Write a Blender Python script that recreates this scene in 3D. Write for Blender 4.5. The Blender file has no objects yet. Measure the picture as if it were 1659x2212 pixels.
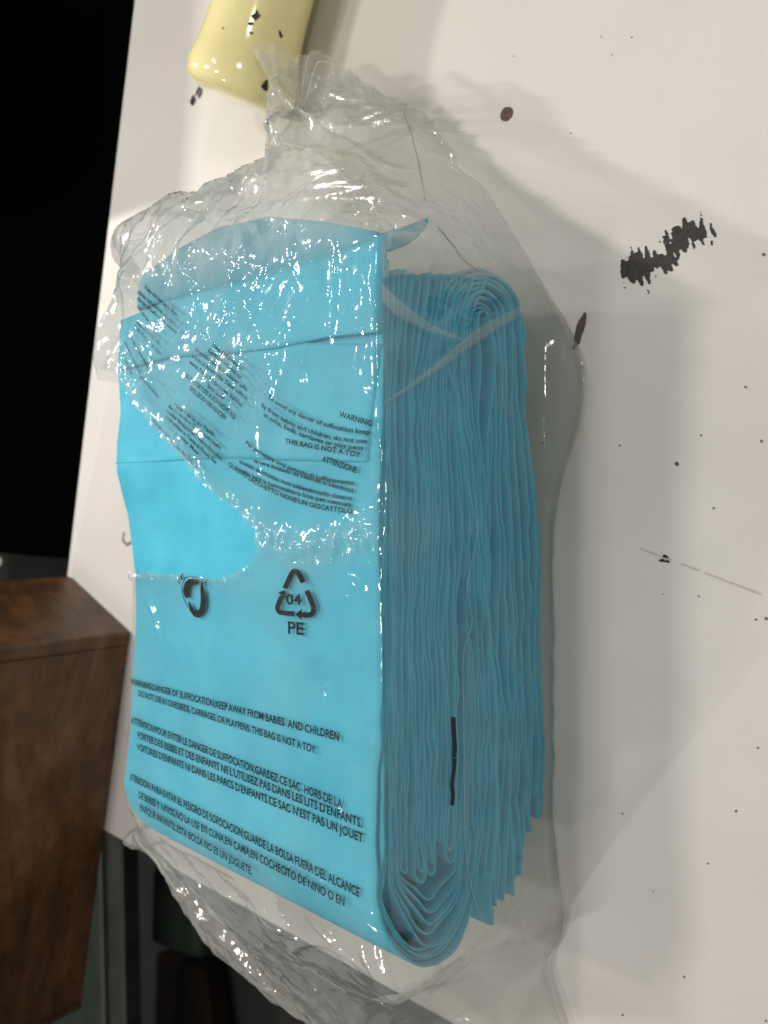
import bpy, bmesh, math, random
import numpy as np
from mathutils import Vector
from mathutils.bvhtree import BVHTree
random.seed(7)
RNG = np.random.RandomState(11)
sc = bpy.context.scene
COL = sc.collection

# ------------------------------------------------------------------ camera
n_ = math.hypot(.741, .6716)
SN, CS = .741 / n_, .6716 / n_
FW = np.array([-CS, 0, -SN]); UP = np.array([0, 1., 0]); RT = np.cross(FW, UP)
CAM = np.array([0, 0, .125]) - FW * .326
FOC, CX, CY = 1661., 829.5, 1106.
cd = bpy.data.cameras.new('camera'); cam = bpy.data.objects.new('camera', cd); COL.objects.link(cam)
cd.sensor_fit = 'VERTICAL'; cd.sensor_height = 36; cd.lens = 36 * FOC / 2212.
cd.clip_start = .01; cd.clip_end = 60
cam.location = CAM
from mathutils import Matrix
cam.rotation_euler = Matrix((RT, UP, -FW)).transposed().to_euler()
cd.dof.use_dof = True; cd.dof.focus_distance = .36; cd.dof.aperture_fstop = 9
sc.camera = cam

# ------------------------------------------------------------------ light
sc.view_settings.view_transform = 'Standard'; sc.view_settings.look = 'None'
sc.view_settings.exposure = -.05; sc.view_settings.gamma = 1
w = bpy.data.worlds.new('World'); sc.world = w; w.use_nodes = True
w.node_tree.nodes['Background'].inputs[0].default_value = (1, .96, .90, 1)
w.node_tree.nodes['Background'].inputs[1].default_value = .235
sc.cycles.transparent_max_bounces = 24
sc.cycles.max_bounces = 10
sc.cycles.use_denoising = True
sc.cycles.sample_clamp_indirect = 4

def lamp(name, loc, target, sx, sy, power, col=(1, .955, .885)):
    l = bpy.data.lights.new(name, 'AREA'); l.shape = 'RECTANGLE'; l.size = sx; l.size_y = sy
    l.energy = power; l.color = col
    o = bpy.data.objects.new(name, l); COL.objects.link(o); o.location = loc
    o.rotation_euler = (Vector(target) - Vector(loc)).to_track_quat('-Z', 'Y').to_euler()
    return o
lamp('ceiling_or_fill_lamp', (-1.02, .30, 1.80), (-.1, 0, 0), .045, .20, 13)
lamp('ceiling_or_fill_lamp', (-1.49, -2.20, 1.75), (-.1, 0, 0), .07, .14, 13)
lamp('ceiling_or_fill_lamp', (-2.74, 1.11, 1.60), (-.1, 0, 0), .05, .12, 44)
lamp('ceiling_or_fill_lamp', (-.30, .75, 1.9), (-.1, 0, 0), .05, .30, 6.5)
lamp('ceiling_or_fill_lamp', (-.50, -.30, 2.0), (-.1, 0, 0), .05, .26, 6)
lamp('ceiling_or_fill_lamp', (1.5, .4, 1.6), (-.1, 0, 0), .20, .25, 8)  # fill light added from the right to brighten the layered side

# ------------------------------------------------------------------ helpers
def ray(px, py): return FW + RT * (px - CX) / FOC + UP * (CY - py) / FOC
def onz(px, py, z=0.):
    d = ray(px, py); t = (z - CAM[2]) / d[2]; return CAM + d * t
def onside(px, py, tilt=.003, H=.125):       # the layered side of the stack, leaning out a little at its foot
    # plane x = tilt*(1-z/H)
    d = ray(px, py); a = d[0] + tilt / H * d[2]; b = tilt - CAM[0] - tilt / H * CAM[2]
    p = CAM + d * (b / a); return p
def mesh(name, verts, faces, mat=None, parent=None, smooth=True):
    me = bpy.data.meshes.new(name); me.from_pydata([tuple(map(float, v)) for v in verts], [], [tuple(int(i) for i in f) for f in faces])
    me.update()
    if smooth: me.polygons.foreach_set('use_smooth', [True] * len(me.polygons))
    o = bpy.data.objects.new(name, me); COL.objects.link(o)
    if mat: me.materials.append(mat)
    if parent: o.parent = parent
    return o
def from_bm(name, bm, mat, parent=None, smooth=False):
    me = bpy.data.meshes.new(name); bm.to_mesh(me); bm.free()
    if smooth: me.polygons.foreach_set('use_smooth', [True] * len(me.polygons))
    o = bpy.data.objects.new(name, me); COL.objects.link(o); me.materials.append(mat)
    if parent: o.parent = parent
    return o
def empty(name, loc=(0, 0, 0)):
    o = bpy.data.objects.new(name, None); COL.objects.link(o); o.location = loc; o.empty_display_size = .02
    return o
def adopt(o, root):
    o.parent = root; o.matrix_parent_inverse = Matrix.Translation(root.location).inverted(); return o
def tag(o, label=None, cat=None, group=None, kind=None):
    if label: o['label'] = label
    if cat: o['category'] = cat
    if group: o['group'] = group
    if kind: o['kind'] = kind
    return o
def prism(name, pts, z0, z1, mat, bev=.0, parent=None, seg=2):
    bm = bmesh.new()
    a = [bm.verts.new((p[0], p[1], z0)) for p in pts]; b = [bm.verts.new((p[0], p[1], z1)) for p in pts]
    n = len(pts); bm.faces.new(a[::-1]); bm.faces.new(b)
    for i in range(n): bm.faces.new((a[i], a[(i + 1) % n], b[(i + 1) % n], b[i]))
    bmesh.ops.recalc_face_normals(bm, faces=bm.faces)
    if bev: bmesh.ops.bevel(bm, geom=bm.edges[:], offset=bev, segments=seg, profile=.5, affect='EDGES')
    return from_bm(name, bm, mat, parent)

# cheap smooth value noise for shapes
_W = [(RNG.randn(3), RNG.rand() * 6.28) for _ in range(60)]
def snoise(P, f, seed=0, n=8):
    P = np.atleast_2d(P); out = np.zeros(len(P))
    for i in range(n):
        d, ph = _W[(seed * 7 + i) % 60]
        d = d / np.linalg.norm(d)
        out += np.sin(P @ d * f * (1 + .35 * i / n) * 6.28 + ph * (1 + seed) + 1.7 * np.sin(P[:, (i + 1) % 3] * f * 3.1 + ph))
    return out / n * 1.6
def crumple(P, f, seed=0, n=7):                # faceted, sharp-creased folds
    r = np.random.RandomState(seed + 100); P = np.atleast_2d(P)
    wv = np.stack([snoise(P, f * .35, seed + k, 5) for k in range(3)], 1) * (.35 / f)
    Q = P + wv; out = np.zeros(len(P))
    for i in range(n):
        d = r.randn(3); d /= np.linalg.norm(d)
        x = Q @ d * f * (.55 + 1.5 * r.rand()) + r.rand() * 9
        fr = x - np.floor(x); c = .2 + .6 * r.rand()
        out += np.where(fr < c, fr / c, (1 - fr) / (1 - c)) - .5
    return out / n * 2.2
def worley(P, f, seed=0):                      # crumpled-paper relief: sharp ridges between irregular dishes
    P = np.atleast_2d(P) * f; C = np.floor(P).astype(int); F1 = np.full(len(P), 9.)
    for i in (-1, 0, 1):
        for j in (-1, 0, 1):
            for k in (-1, 0, 1):
                c = C + np.array([i, j, k]); h = (c[:, 0] * 73856093 ^ c[:, 1] * 19349663 ^ c[:, 2] * 83492791 ^ (seed * 2654435)) & 0xffffff
                q = c + np.stack([(h % 1009) / 1009., (h // 7 % 1013) / 1013., (h // 49 % 1019) / 1019.], 1)
                F1 = np.minimum(F1, np.linalg.norm(P - q, axis=1))
    return F1 - .45
def catmull(P, m):                             # P (k,d) -> (m,d)
    P = np.asarray(P, float); k = len(P)
    d = np.r_[0, np.cumsum(np.linalg.norm(np.diff(P, axis=0), axis=1) ** .5 + 1e-9)]
    return hermite(d / d[-1], P, np.linspace(0, 1, m))
def hermite(t, P, x):
    t = np.asarray(t, float); m_ = np.zeros_like(P)
    s = np.diff(P, axis=0) / np.diff(t)[:, None]
    m_[1:-1] = (s[:-1] + s[1:]) / 2; m_[0] = s[0]; m_[-1] = s[-1]
    i = np.clip(np.searchsorted(t, x, side='right') - 1, 0, len(t) - 2)
    h = (t[i + 1] - t[i])[:, None]; u = ((x - t[i]) / (t[i + 1] - t[i]))[:, None]
    return ((2 * u**3 - 3 * u**2 + 1) * P[i] + (u**3 - 2 * u**2 + u) * h * m_[i] + (-2 * u**3 + 3 * u**2) * P[i + 1] + (u**3 - u**2) * h * m_[i + 1])
def sstep(a, b, x): t = np.clip((x - a) / (b - a), 0, 1); return t * t * (3 - 2 * t)
def seg_dist(P, L):                            # distance of 2D points to a polyline
    P = np.asarray(P)[:, :2]; best = np.full(len(P), 9e9)
    for a, b in zip(L[:-1], L[1:]):
        a = np.asarray(a[:2]); b = np.asarray(b[:2]); ab = b - a
        t = np.clip(((P - a) @ ab) / (ab @ ab), 0, 1)
        best = np.minimum(best, np.linalg.norm(P - a - t[:, None] * ab, axis=1))
    return best
def inside(P, poly):
    P = np.asarray(P); c = np.zeros(len(P), bool); n = len(poly)
    for i in range(n):
        x1, y1 = poly[i][:2]; x2, y2 = poly[(i + 1) % n][:2]
        if y1 == y2: continue
        k = ((y1 > P[:, 1]) != (y2 > P[:, 1])) & (P[:, 0] < (x2 - x1) * (P[:, 1] - y1) / (y2 - y1) + x1)
        c ^= k
    return c

# ------------------------------------------------------------------ materials
def newmat(name):
    m = bpy.data.materials.new(name); m.use_nodes = True; nt = m.node_tree
    return m, nt, nt.nodes['Principled BSDF']
def nd(nt, t, **kw):
    n = nt.nodes.new(t)
    for k, v in kw.items():
        if k in n.inputs: n.inputs[k].default_value = v
        else: setattr(n, k, v)
    return n
def ramp(nt, fac, stops):
    r = nt.nodes.new('ShaderNodeValToRGB'); e = r.color_ramp.elements
    while len(e) < len(stops): e.new(.5)
    for q, (p, c) in zip(e, stops): q.position = p; q.color = (*c, 1) if len(c) == 3 else c
    nt.links.new(fac, r.inputs[0]); return r
def coords(nt): return nt.nodes.new('ShaderNodeTexCoord').outputs['Object']
def bump(nt, h, strength, dist, bsdf):
    b = nt.nodes.new('ShaderNodeBump'); b.inputs['Strength'].default_value = strength; b.inputs['Distance'].default_value = dist
    nt.links.new(h, b.inputs['Height']); nt.links.new(b.outputs[0], bsdf.inputs['Normal']); return b

def m_table():
    m, nt, b = newmat('white_laminate'); co = coords(nt)
    n1 = nd(nt, 'ShaderNodeTexNoise', Scale=5., Detail=5.); nt.links.new(co, n1.inputs['Vector'])
    r = ramp(nt, n1.outputs[0], [(.3, (.60, .575, .54)), (.7, (.69, .665, .63))]); nt.links.new(r.outputs[0], b.inputs['Base Color'])
    b.inputs['Roughness'].default_value = .38; b.inputs['Specular IOR Level'].default_value = .45
    mp = nd(nt, 'ShaderNodeMapping'); mp.inputs['Rotation'].default_value = (0, 0, .5); mp.inputs['Scale'].default_value = (1, .45, 1)
    nt.links.new(co, mp.inputs[0])
    n2 = nd(nt, 'ShaderNodeTexNoise', Scale=420., Detail=3.); nt.links.new(mp.outputs[0], n2.inputs['Vector'])
    bump(nt, n2.outputs[0], .26, .0005, b)
    n3 = nd(nt, 'ShaderNodeTexNoise', Scale=30., Detail=6.); nt.links.new(co, n3.inputs['Vector'])
    mr = nd(nt, 'ShaderNodeMapRange'); mr.inputs[3].default_value = .42; mr.inputs[4].default_value = .58
    nt.links.new(n3.outputs[0], mr.inputs[0]); nt.links.new(mr.outputs[0], b.inputs['Roughness'])
    return m
def m_plain(name, col, rough=.5, spec=.5, nscale=0, var=.0, bstr=0, metal=0):
    m, nt, b = newmat(name)
    b.inputs['Base Color'].default_value = (*col, 1); b.inputs['Roughness'].default_value = rough
    b.inputs['Specular IOR Level'].default_value = spec; b.inputs['Metallic'].default_value = metal
    if nscale:
        co = coords(nt); n = nd(nt, 'ShaderNodeTexNoise', Scale=float(nscale), Detail=6.); nt.links.new(co, n.inputs['Vector'])
        a = tuple(c * (1 - var) for c in col); c2 = tuple(min(1, c * (1 + var)) for c in col)
        r = ramp(nt, n.outputs[0], [(.32, a), (.68, c2)]); nt.links.new(r.outputs[0], b.inputs['Base Color'])
        if bstr: bump(nt, n.outputs[0], bstr, .0006, b)
    return m
def m_pad():
    m, nt, b = newmat('blue_nonwoven'); co = coords(nt)
    n = nd(nt, 'ShaderNodeTexNoise', Scale=38., Detail=5.); nt.links.new(co, n.inputs['Vector'])
    r = ramp(nt, n.outputs[0], [(.3, (.055, .425, .60)), (.7, (.080, .51, .69))]); nt.links.new(r.outputs[0], b.inputs['Base Color'])
    b.inputs['Roughness'].default_value = .62; b.inputs['Specular IOR Level'].default_value = .25
    b.inputs['Subsurface Weight'].default_value = .25; b.inputs['Subsurface Radius'].default_value = (.4, 1, 1.2); b.inputs['Subsurface Scale'].default_value = .0016
    n2 = nd(nt, 'ShaderNodeTexNoise', Scale=900., Detail=2.); nt.links.new(co, n2.inputs['Vector'])
    n3 = nd(nt, 'ShaderNodeTexNoise', Scale=60., Detail=4.); nt.links.new(co, n3.inputs['Vector'])
    ad = nd(nt, 'ShaderNodeMath', operation='MULTIPLY_ADD'); ad.inputs[1].default_value = .12
    nt.links.new(n2.outputs[0], ad.inputs[0]); nt.links.new(n3.outputs[0], ad.inputs[2])
    bump(nt, ad.outputs[0], .35, .002, b)
    return m
def m_film():
    m = bpy.data.materials.new('clear_polyethylene'); m.use_nodes = True; nt = m.node_tree; nt.nodes.clear(); L = nt.links.new
    out = nt.nodes.new('ShaderNodeOutputMaterial'); co = coords(nt)
    at = nt.nodes.new('ShaderNodeAttribute'); at.attribute_name = 'gather'
    # micro creases
    n1 = nd(nt, 'ShaderNodeTexNoise', Scale=55., Detail=2.5, Distortion=1.6); L(co, n1.inputs['Vector'])
    v = nd(nt, 'ShaderNodeTexVoronoi', Scale=42., feature='DISTANCE_TO_EDGE'); L(co, v.inputs['Vector'])
    ma = nd(nt, 'ShaderNodeMath', operation='MULTIPLY_ADD'); ma.inputs[1].default_value = .35; L(v.outputs[0], ma.inputs[0]); L(n1.outputs[0], ma.inputs[2])
    bs = nd(nt, 'ShaderNodeMath', operation='MULTIPLY_ADD'); bs.inputs[1].default_value = .6; bs.inputs[2].default_value = .10; L(at.outputs['Fac'], bs.inputs[0])
    bp = nt.nodes.new('ShaderNodeBump'); bp.inputs['Distance'].default_value = .0035; L(bs.outputs[0], bp.inputs['Strength']); L(ma.outputs[0], bp.inputs['Height'])
    tr = nt.nodes.new('ShaderNodeBsdfTransparent'); tr.inputs[0].default_value = (.95, .955, .945, 1)
    df = nt.nodes.new('ShaderNodeBsdfDiffuse'); df.inputs[0].default_value = (.78, .78, .75, 1); L(bp.outputs[0], df.inputs['Normal'])
    tl = nt.nodes.new('ShaderNodeBsdfTranslucent'); tl.inputs[0].default_value = (.78, .78, .75, 1)
    dm = nd(nt, 'ShaderNodeMixShader'); dm.inputs[0].default_value = .4; L(df.outputs[0], dm.inputs[1]); L(tl.outputs[0], dm.inputs[2])
    gl = nt.nodes.new('ShaderNodeBsdfGlossy'); gl.inputs['Roughness'].default_value = .085; gl.inputs[0].default_value = (1, 1, 1, 1); L(bp.outputs[0], gl.inputs['Normal'])
    n4 = nd(nt, 'ShaderNodeTexNoise', Scale=22., Detail=6.); L(co, n4.inputs['Vector'])
    hz = nd(nt, 'ShaderNodeMapRange'); hz.inputs[1].default_value = .35; hz.inputs[2].default_value = .75; hz.inputs[3].default_value = .02; hz.inputs[4].default_value = .13; L(n4.outputs[0], hz.inputs[0])
    ha = nd(nt, 'ShaderNodeMath', operation='MULTIPLY_ADD'); ha.inputs[1].default_value = 1.; at2 = nt.nodes.new('ShaderNodeAttribute'); at2.attribute_name = 'layers'; L(at2.outputs['Fac'], ha.inputs[0]); L(hz.outputs[0], ha.inputs[2])
    m1 = nt.nodes.new('ShaderNodeMixShader'); L(ha.outputs[0], m1.inputs[0]); L(tr.outputs[0], m1.inputs[1]); L(dm.outputs[0], m1.inputs[2])
    # reflectance of a thin sheet, the same from both sides
    ge = nt.nodes.new('ShaderNodeNewGeometry'); dt = nd(nt, 'ShaderNodeVectorMath', operation='DOT_PRODUCT'); L(ge.outputs['Incoming'], dt.inputs[0]); L(bp.outputs[0], dt.inputs[1])
    ab = nd(nt, 'ShaderNodeMath', operation='ABSOLUTE'); L(dt.outputs['Value'], ab.inputs[0])
    on = nd(nt, 'ShaderNodeMath', operation='SUBTRACT'); on.inputs[0].default_value = 1.; L(ab.outputs[0], on.inputs[1])
    pw = nd(nt, 'ShaderNodeMath', operation='POWER'); pw.inputs[1].default_value = 4.; L(on.outputs[0], pw.inputs[0])
    fm = nd(nt, 'ShaderNodeMath', operation='MULTIPLY_ADD'); fm.inputs[1].default_value = .65; fm.inputs[2].default_value = .048; fm.use_clamp = True; L(pw.outputs[0], fm.inputs[0])
    m2 = nt.nodes.new('ShaderNodeMixShader'); L(fm.outputs[0], m2.inputs[0]); L(m1.outputs[0], m2.inputs[1]); L(gl.outputs[0], m2.inputs[2])
    L(m2.outputs[0], out.inputs[0]); return m
def m_wood():
    m, nt, b = newmat('worn_brown_wood'); co = coords(nt)
    mp = nd(nt, 'ShaderNodeMapping'); mp.inputs['Rotation'].default_value = (0, 0, -.24); mp.inputs['Scale'].default_value = (1, .5, 1.6); nt.links.new(co, mp.inputs[0])
    n = nd(nt, 'ShaderNodeTexNoise', Scale=12., Detail=10., Roughness=.72, Distortion=.25); nt.links.new(mp.outputs[0], n.inputs['Vector'])
    r = ramp(nt, n.outputs[0], [(.33, (.020, .011, .006)), (.46, (.075, .033, .013)), (.58, (.14, .062, .024)), (.74, (.24, .13, .065))])
    nt.links.new(r.outputs[0], b.inputs['Base Color'])
    b.inputs['Roughness'].default_value = .42; b.inputs['Specular IOR Level'].default_value = .45
    n2 = nd(nt, 'ShaderNodeTexNoise', Scale=160., Detail=5.); nt.links.new(mp.outputs[0], n2.inputs['Vector'])
    bump(nt, n2.outputs[0], .15, .001, b); return m
def m_floor():
    m, nt, b = newmat('dark_mottled_floor'); co = coords(nt)
    n = nd(nt, 'ShaderNodeTexNoise', Scale=3.2, Detail=2.); nt.links.new(co, n.inputs['Vector'])
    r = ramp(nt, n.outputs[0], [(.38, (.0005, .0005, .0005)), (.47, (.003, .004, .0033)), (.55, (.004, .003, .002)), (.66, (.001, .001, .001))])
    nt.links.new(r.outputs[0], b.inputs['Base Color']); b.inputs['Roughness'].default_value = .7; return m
M_TABLE = m_table(); M_PAD = m_pad(); M_FILM = m_film(); M_WOOD = m_wood(); M_FLOOR = m_floor()
M_INK = m_plain('black_ink', (.008, .009, .010), .45, .3)
M_GREYINK = m_plain('thin_grey_ink', (.13, .16, .17), .5, .3)
M_STAIN = m_plain('dried_black_paint', (.018, .016, .013), .55, .4, 400, .5, .5)
M_BROWN = m_plain('brown_scab', (.085, .055, .035), .5, .4, 300, .4, .4)
M_SPECK = m_plain('grey_dirt', (.16, .145, .125), .7, .2)
M_SCRATCH = m_plain('faint_scratch', (.53, .50, .46), .6, .2)
M_YEL = m_plain('pale_yellow_gloss_paint', (.88, .79, .40), .12, .6, 9, .05)
M_CHIP = m_plain('chipped_bare_metal', (.045, .036, .028), .6, .4, 500, .5, .6)
M_BLACK = m_plain('void_black', (.0008, .0008, .0008), 1, 0)  # near black without sheen, the darkness put into the colour
M_RAIL = m_plain('grey_green_metal', (.012, .015, .011), .55, .4, 25, .5)
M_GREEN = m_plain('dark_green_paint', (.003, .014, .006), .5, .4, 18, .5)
M_KNOB = m_plain('off_white_plastic', (.5, .48, .44), .4, .4)
M_SEAM = m_plain('film_seam', (.42, .52, .55), .3, .5)
M_SEAMD = m_plain('film_seam_grey', (.36, .38, .36), .3, .5)  # greyer tone for the upper seams
def m_square(name, a, c):
    m = bpy.data.materials.new(name); m.use_nodes = True; nt = m.node_tree; nt.nodes.clear()
    o = nt.nodes.new('ShaderNodeOutputMaterial'); t = nt.nodes.new('ShaderNodeBsdfTransparent'); d = nt.nodes.new('ShaderNodeBsdfDiffuse'); d.inputs[0].default_value = (*c, 1)
    x = nt.nodes.new('ShaderNodeMixShader'); x.inputs[0].default_value = a
    nt.links.new(t.outputs[0], x.inputs[1]); nt.links.new(d.outputs[0], x.inputs[2]); nt.links.new(x.outputs[0], o.inputs[0]); return m
M_SQ = m_square('translucent_grey_print', .5, (.13, .13, .11))
M_SQ2 = m_square('faint_grey_print', .3, (.25, .26, .23))

# ------------------------------------------------------------------ setting: table, floor
tp = prism('tabletop', [(-.6127, -.306), (.9, -.303), (.9, 1.2), (-.238, 1.2)], -.022, 0, M_TABLE, .0012); tag(tp, kind='structure')
tp['label'] = 'white laminate tabletop with black paint marks'
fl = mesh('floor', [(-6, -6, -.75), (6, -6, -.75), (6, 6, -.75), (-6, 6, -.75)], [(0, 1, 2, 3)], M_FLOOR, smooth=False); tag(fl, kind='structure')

def grid_mark(name, mat, cx, cy, rx, ry, fn, step=.0004, z=.0004):
    """thin ragged patch of dried paint: cells of a fine grid where fn(points) is true"""
    xs = np.arange(cx - rx, cx + rx, step); ys = np.arange(cy - ry, cy + ry, step)
    X, Y = np.meshgrid(xs, ys); P = np.stack([X.ravel(), Y.ravel(), np.zeros(X.size)], 1)
    k = fn(P).reshape(X.shape); idx = {}; V = []; F = []
    def vi(i, j):
        if (i, j) not in idx:
            idx[(i, j)] = len(V); V.append((cx - rx + j * step - step / 2, cy - ry + i * step - step / 2, z))
        return idx[(i, j)]
    for i, j in zip(*np.nonzero(k)): F.append((vi(i, j), vi(i, j + 1), vi(i + 1, j + 1), vi(i + 1, j)))
    if not F: return None
    o = mesh(name, V, F, mat, tp, smooth=False); return o
def z2(p): q = onz(*p); return q[:2]
# big black smear
path = [z2((1097 + .3472 * a, .3472 * b)) for a, b in [(765, 1700), (800, 1660), (850, 1672), (925, 1640), (1000, 1590), (1030, 1540), (1080, 1470), (1130, 1425), (1185, 1455)]]
def smear(P):
    d = seg_dist(P, path); Q = P.copy(); Q[:, 0] = P[:, 0] * 1.0 + P[:, 1] * .3; Q[:, 1] = P[:, 1] * .28 - P[:, 0] * .12
    n = snoise(Q, 260, 1) * .0045 + snoise(P, 60, 2) * .003 + snoise(P, 420, 3) * .0012
    hole = snoise(Q, 330, 4) > .95
    return (d < .0052 + n * 1.0) & ~hole
c0 = np.mean(path, 0); o = grid_mark('paint_smear', M_STAIN, c0[0], c0[1], .05, .05, smear); o['label'] = 'large ragged black paint smear'
def blob(px, py, rx, ry, ang, mat, name='stain', rough=.35, seed=5, f=300):
    c = z2((px, py)); ca, sa = math.cos(ang), math.sin(ang)
    def fn(P):
        a = ((P[:, 0] - c[0]) * ca + (P[:, 1] - c[1]) * sa) / rx; b = (-(P[:, 0] - c[0]) * sa + (P[:, 1] - c[1]) * ca) / ry
        return np.sqrt(a * a + b * b) < 1 + snoise(P, f, seed) * rough
    r = max(rx, ry) * 1.6
    return grid_mark(name, mat, c[0], c[1], r, r, fn, step=min(.0004, max(r / 14, .00012)))
b = blob(1253, 712, .0088, .0024, 1.27, M_BROWN, seed=6, rough=.2, f=200); b['label'] = 'narrow brown leaf shaped chip'
b = blob(1095, 246, .0042, .0040, 0, M_BROWN, seed=8, rough=.12, f=120)
for px, py, r in [(1110, 122, .0008), (1298, 80, .0008), (1365, 81, .0008), (1233, 288, .0009), (1322, 119, .0007), (1339, 962, .0012), (1515, 940, .0011), (1462, 1002, .0022),
                  (1611, 836, .0012), (1645, 953, .0014), (1542, 1098, .0011), (1172, 957, .0016), (1510, 1288, .0009), (1432, 1283, .0008), (1345, 1757, .0010), (1411, 1925, .0010),
                  (1650, 550, .0016), (1345, 2192, .0012), (1633, 1338, .0012), (1655, 1336, .0016), (1590, 1752, .0013), (1637, 1615, .0011), (1478, 2110, .0014), (1530, 1865, .001), (1655,2205,.001)]:
    blob(px, py, r * .48, r * .36, px * .7, M_SPECK if r < .0021 else M_BROWN, name='speck', seed=int(px) % 7, f=700)
l0, l1 = z2((1385, 1185)), z2((1642, 1283))
cc = (l0 + l1) / 2
grid_mark('scratch', M_SCRATCH, cc[0], cc[1], .07, .03, lambda P: (seg_dist(P, [l0, l1]) < .00042) & (snoise(P, 90, 9) > -.35), step=.0003)
l2 = [z2(p) for p in [(1435, 1200), (1442, 1212), (1430, 1212)]]
grid_mark('speck', M_STAIN, l2[0][0], l2[0][1], .012, .012, lambda P: (seg_dist(P, l2) < .0006 + snoise(P, 500, 3) * .0014), step=.0003)
la = [z2(p) for p in [(268, 1152), (266, 1168), (275, 1177), (283, 1172)]]
grid_mark('pencil_mark', M_SPECK, la[1][0], la[1][1], .02, .02, lambda P: seg_dist(P, la) < .0012, step=.0004)
lb = [z2(p) for p in [(560 * .55, 1620), (262, 1628)]]
for (px, py) in [(428, 197), (433, 204), (419, 220), (416, 216)]:
    blob(px, py, .0035, .0022, .8, M_STAIN, seed=int(px) % 5, f=250)

# ------------------------------------------------------------------ wooden box standing over the corner of the table
HB = .155
wb = empty('wooden_box', (-.433, -.109, 0)); tag(wb, 'worn dark brown wooden box standing over the corner of the white tabletop', 'box')
A = np.array([-.4255, -.110]); e1 = np.array([-.1195, .0452]); e1 /= np.linalg.norm(e1); e2 = np.array([-.0925, -.3796]); L2 = np.linalg.norm(e2); e2 /= L2
def bx(name, s0, s1, t0, t1, z0, z1, mat, bev=.0015):
    pts = [A + e1 * s0 + e2 * t0, A + e1 * s1 + e2 * t0, A + e1 * s1 + e2 * t1, A + e1 * s0 + e2 * t1]
    return adopt(prism(name, pts, z0, z1, mat, bev), wb)
bx('end_panel', 0, .128, 0, .013, .001, HB, M_WOOD, .002)
bx('front_panel', .0012, .0165, .0136, L2 - .0004, .001, HB, M_WOOD, .0012)
bx('back_panel', .113, .128, .0136, L2 - .014, .001, HB, M_WOOD, .0012)
bx('end_panel', .0, .128, L2, L2 + .006, .001, HB, M_WOOD, .0012)
bx('lid', -.001, .129, -.001, L2 + .007, HB + .0005, HB + .014, M_WOOD, .002)

# things beyond the table edge, in the dark
bc = empty('dark_backdrop', (-1.2, .3, -.75)); tag(bc, 'black cabinet block added to fill the dark beyond the far table edge', 'backdrop')
adopt(prism('body', [(-2.6, -.055), (-.640, -.055), (-.50, .55), (-.36, 1.2), (-2.6, 1.2)], -.75, -.05, M_BLACK, .004), bc)  # made-up black mass standing in for the dark void
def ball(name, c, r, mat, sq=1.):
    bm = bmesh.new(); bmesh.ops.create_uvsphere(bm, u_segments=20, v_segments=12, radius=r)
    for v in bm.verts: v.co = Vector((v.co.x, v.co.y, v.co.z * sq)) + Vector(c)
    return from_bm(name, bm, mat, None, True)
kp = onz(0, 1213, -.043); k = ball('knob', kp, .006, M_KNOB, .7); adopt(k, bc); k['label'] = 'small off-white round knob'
ct = empty('occluder', (-.75, .45, -.05)); tag(ct, 'black carton on the black cabinet added to shade the upper left corner of the table', 'occluder')
adopt(prism('body', [(-.85, .392), (-.64, .374), (-.612, .56), (-.82, .59)], -.0495, .185, M_BLACK, .003), ct)  # added black box, casts the shadow on the table's upper left
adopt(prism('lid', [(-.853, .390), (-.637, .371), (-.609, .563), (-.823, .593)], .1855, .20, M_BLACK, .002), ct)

def onzp(px, py, z): return onz(px, py, z)[:2]
rl = empty('metal_rail', (*onzp(225, 2000, -.3), -.3)); tag(rl, 'dark grey-green metal rail seen below the tabletop beside the wooden box', 'rail')
zr = -.30
a0, a1 = onzp(205, 1700, zr), onzp(222, 2400, zr); b0, b1 = onzp(262, 1700, zr), onzp(275, 2400, zr)
adopt(prism('channel', [a0, b0, b1, a1], zr - .03, zr, M_RAIL, .002), rl)
c0_, c1_ = onzp(214, 1700, zr + .006), onzp(228, 2400, zr + .006)
adopt(prism('lip', [c0_, c0_ + np.array([.006, 0]), c1_ + np.array([.006, 0]), c1_], zr + .0005, zr + .008, m_plain('lit_lip', (.04, .046, .038), .45), .001), rl)  # lighter colour paints in the lit line along the lip
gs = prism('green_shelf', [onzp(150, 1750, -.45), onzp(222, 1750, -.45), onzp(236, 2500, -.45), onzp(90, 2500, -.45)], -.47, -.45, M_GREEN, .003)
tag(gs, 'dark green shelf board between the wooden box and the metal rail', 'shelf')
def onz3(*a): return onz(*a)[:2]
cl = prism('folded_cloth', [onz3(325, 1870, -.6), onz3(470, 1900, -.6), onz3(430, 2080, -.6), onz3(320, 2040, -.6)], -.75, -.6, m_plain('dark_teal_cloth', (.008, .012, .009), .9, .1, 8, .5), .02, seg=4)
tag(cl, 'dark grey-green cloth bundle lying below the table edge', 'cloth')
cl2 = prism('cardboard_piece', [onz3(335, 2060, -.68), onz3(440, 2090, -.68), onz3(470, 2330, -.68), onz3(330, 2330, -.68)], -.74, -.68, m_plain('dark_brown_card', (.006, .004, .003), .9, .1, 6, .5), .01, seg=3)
tag(cl2, 'dark brown cardboard piece on the floor below the table edge', 'cardboard')

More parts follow.
